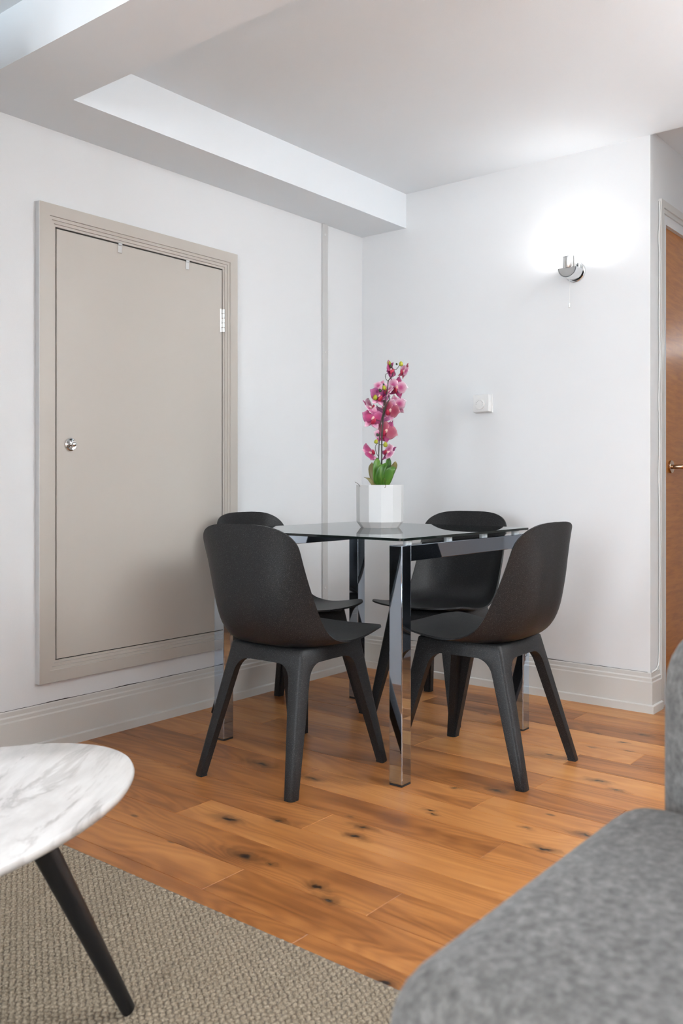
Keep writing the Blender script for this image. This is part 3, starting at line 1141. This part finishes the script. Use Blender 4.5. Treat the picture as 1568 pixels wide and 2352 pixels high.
def rug_stitches():
    pitch_y, pitch_x = .0112, .0138
    ny, nx = int((RY1 - RY0) / pitch_y), int((RX1 - RX0) / pitch_x)
    iy, ix = np.meshgrid(np.arange(ny), np.arange(nx), indexing='ij')
    iy, ix = iy.ravel(), ix.ravel()
    rg = np.random.default_rng(4)
    px = RX0 + pitch_x * (ix + .25 + .5 * (iy % 2)) + rg.normal(0, .0005, ix.size)
    py = RY0 + pitch_y * (iy + .5) + rg.normal(0, .0005, ix.size)
    keep = (px < RX1 + .003) & (px > RX0)
    px, py, iy = px[keep], py[keep], iy[keep]
    ang = np.where(iy % 2 == 0, .52, -.52) + rg.normal(0, .08, px.size)
    hh = .0042 + rg.normal(0, .0004, px.size)
    a, b = .0086, .0052
    k = 8
    th = 2 * np.pi * np.arange(k) / k
    ring = np.stack([np.cos(th), np.sin(th)], 1)
    loc = np.concatenate([np.c_[ring * [a, b], np.zeros(k)], np.c_[ring * [a * .66, b * .66], np.full(k, .78)], [[0, 0, 1.0]]])
    c, s = np.cos(ang)[:, None], np.sin(ang)[:, None]
    X = px[:, None] + c * loc[:, 0] - s * loc[:, 1]
    Y = py[:, None] + s * loc[:, 0] + c * loc[:, 1]
    Z = .0052 + hh[:, None] * loc[:, 2]
    V = np.stack([X, Y, Z], 2).reshape(-1, 3)
    n = len(px)
    m = loc.shape[0]
    quads = np.array([[i, (i + 1) % k, k + (i + 1) % k, k + i] for i in range(k)])
    tris = np.array([[k + i, k + (i + 1) % k, 2 * k] for i in range(k)])
    base = (np.arange(n) * m)[:, None, None]
    Q = (quads[None] + base).reshape(-1)
    T = (tris[None] + base).reshape(-1)
    me = bpy.data.meshes.new('stitches')
    me.vertices.add(len(V))
    me.vertices.foreach_set('co', V.ravel())
    me.loops.add(len(Q) + len(T))
    me.loops.foreach_set('vertex_index', np.concatenate([Q, T]).astype(np.int32))
    nq, nt = len(Q) // 4, len(T) // 3
    me.polygons.add(nq + nt)
    me.polygons.foreach_set('loop_start', np.concatenate([np.arange(nq) * 4, nq * 4 + np.arange(nt) * 3]).astype(np.int32))
    me.polygons.foreach_set('use_smooth', np.ones(nq + nt, dtype=bool))
    me.update(calc_edges=True)
    return me


st = link('stitches', rug_stitches(), M['rug'], rug)
st['kind'] = 'stuff'
RUGZ = .0123

# ------------------------------------------------------------------ oval marble coffee table
ct = empty('coffee_table', (-2.944, -1.308, RUGZ), R(9.1))
tag(ct, 'oval white marble coffee table on splayed black legs', 'coffee table')
A_, B_, H_ = .493, .281, .40 - RUGZ
V, F = [], []
n = 96
prof = [(.955, H_ - .022), (.985, H_ - .018), (.998, H_ - .011), (1.0, H_ - .008), (.998, H_ - .004), (.992, H_ - .001), (.985, H_), (.5, H_)]
for s, z in prof:
    for k in range(n):
        a = 2 * math.pi * k / n
        V.append((A_ * math.cos(a) - math.copysign(1 - s, math.cos(a)) * 0 + (s - 1) * .28 * math.cos(a), B_ * math.sin(a) + (s - 1) * .28 * math.sin(a), z))
for i in range(len(prof) - 1):
    for k in range(n): F.append((i * n + k, i * n + (k + 1) % n, (i + 1) * n + (k + 1) % n, (i + 1) * n + k))
F.append(tuple(range(n))[::-1])
F.append(tuple((len(prof) - 1) * n + k for k in range(n)))
pyd('table_top', V, F, M['marble'], ct, 40)
boxes('under_frame', [(-.27, .27, -.13, .13, H_ - .040, H_ - .0215)], M['black_leg'], ct, .003, 2)
for sx in (-1, 1):
    for sy in (-1, 1):
        tube('leg', [(sx * .205, sy * .125, H_ - .030), (sx * .21, sy * .129, H_ - .06), (sx * .330, sy * .2155, .0065), (sx * .3315, sy * .2165, .004)],
             [.0225, .022, .0125, .0115], M['black_leg'], ct, 20, 40)

# ------------------------------------------------------------------ grey sofa beside the camera
sf = empty('sofa', (-2.57, -3.1, 0))
tag(sf, 'grey melange wool sofa with a broad low padded arm', 'sofa')
ox, oy = 2.57, 3.1


def rb(name, x0, x1, y0, y1, z0, z1, r, seg=6):
    return rounded_box(name, x0 + ox, x1 + ox, y0 + oy, y1 + oy, z0, z1, r, M['fabric'], sf, seg)


rb('base', -2.93, -2.16, -3.95, -2.33, .12, .30, .02, 3)
rb('arm', -2.995, -2.450, -2.575, -2.286, .14, .545, .066, 8)
rb('arm', -2.985, -2.43, -4.02, -3.75, .14, .535, .062, 8)
rb('backrest', -2.47, -2.20, -3.98, -2.321, .14, .765, .10, 8)
for a, b in ((-3.16, -2.58), (-3.745, -3.165)):
    rb('seat_cushion', -2.975, -2.43, a, b, .29, .43, .045, 6)
    rb('back_cushion', -2.61, -2.44, a + .01, b - .01, .42, .74, .07, 6)
for x in (-2.88, -2.24):
    for y in (-2.42, -3.86):
        tube('leg', [(x + ox, y + oy, .13), (x + ox, y + oy, .010)], [.022, .015], M['black_leg'], sf, 14, 40)

# body of the added ceiling fill lamp, out of view
cl = empty('ceiling_fill_lamp', (-3.9, -3.1, HC))
tag(cl, 'added unseen round opal fill lamp over the sitting area', 'ceiling lamp')
lathe('ceiling_rose', [(.18, 0), (.18, -.014), (.17, -.016)], M['white_plastic'], cl, 32, 'z')
lathe('diffuser', [(.165, -.016), (.165, -.040), (.14, -.056), (.05, -.062)], M['fill_disc'], cl, 32, 'z')
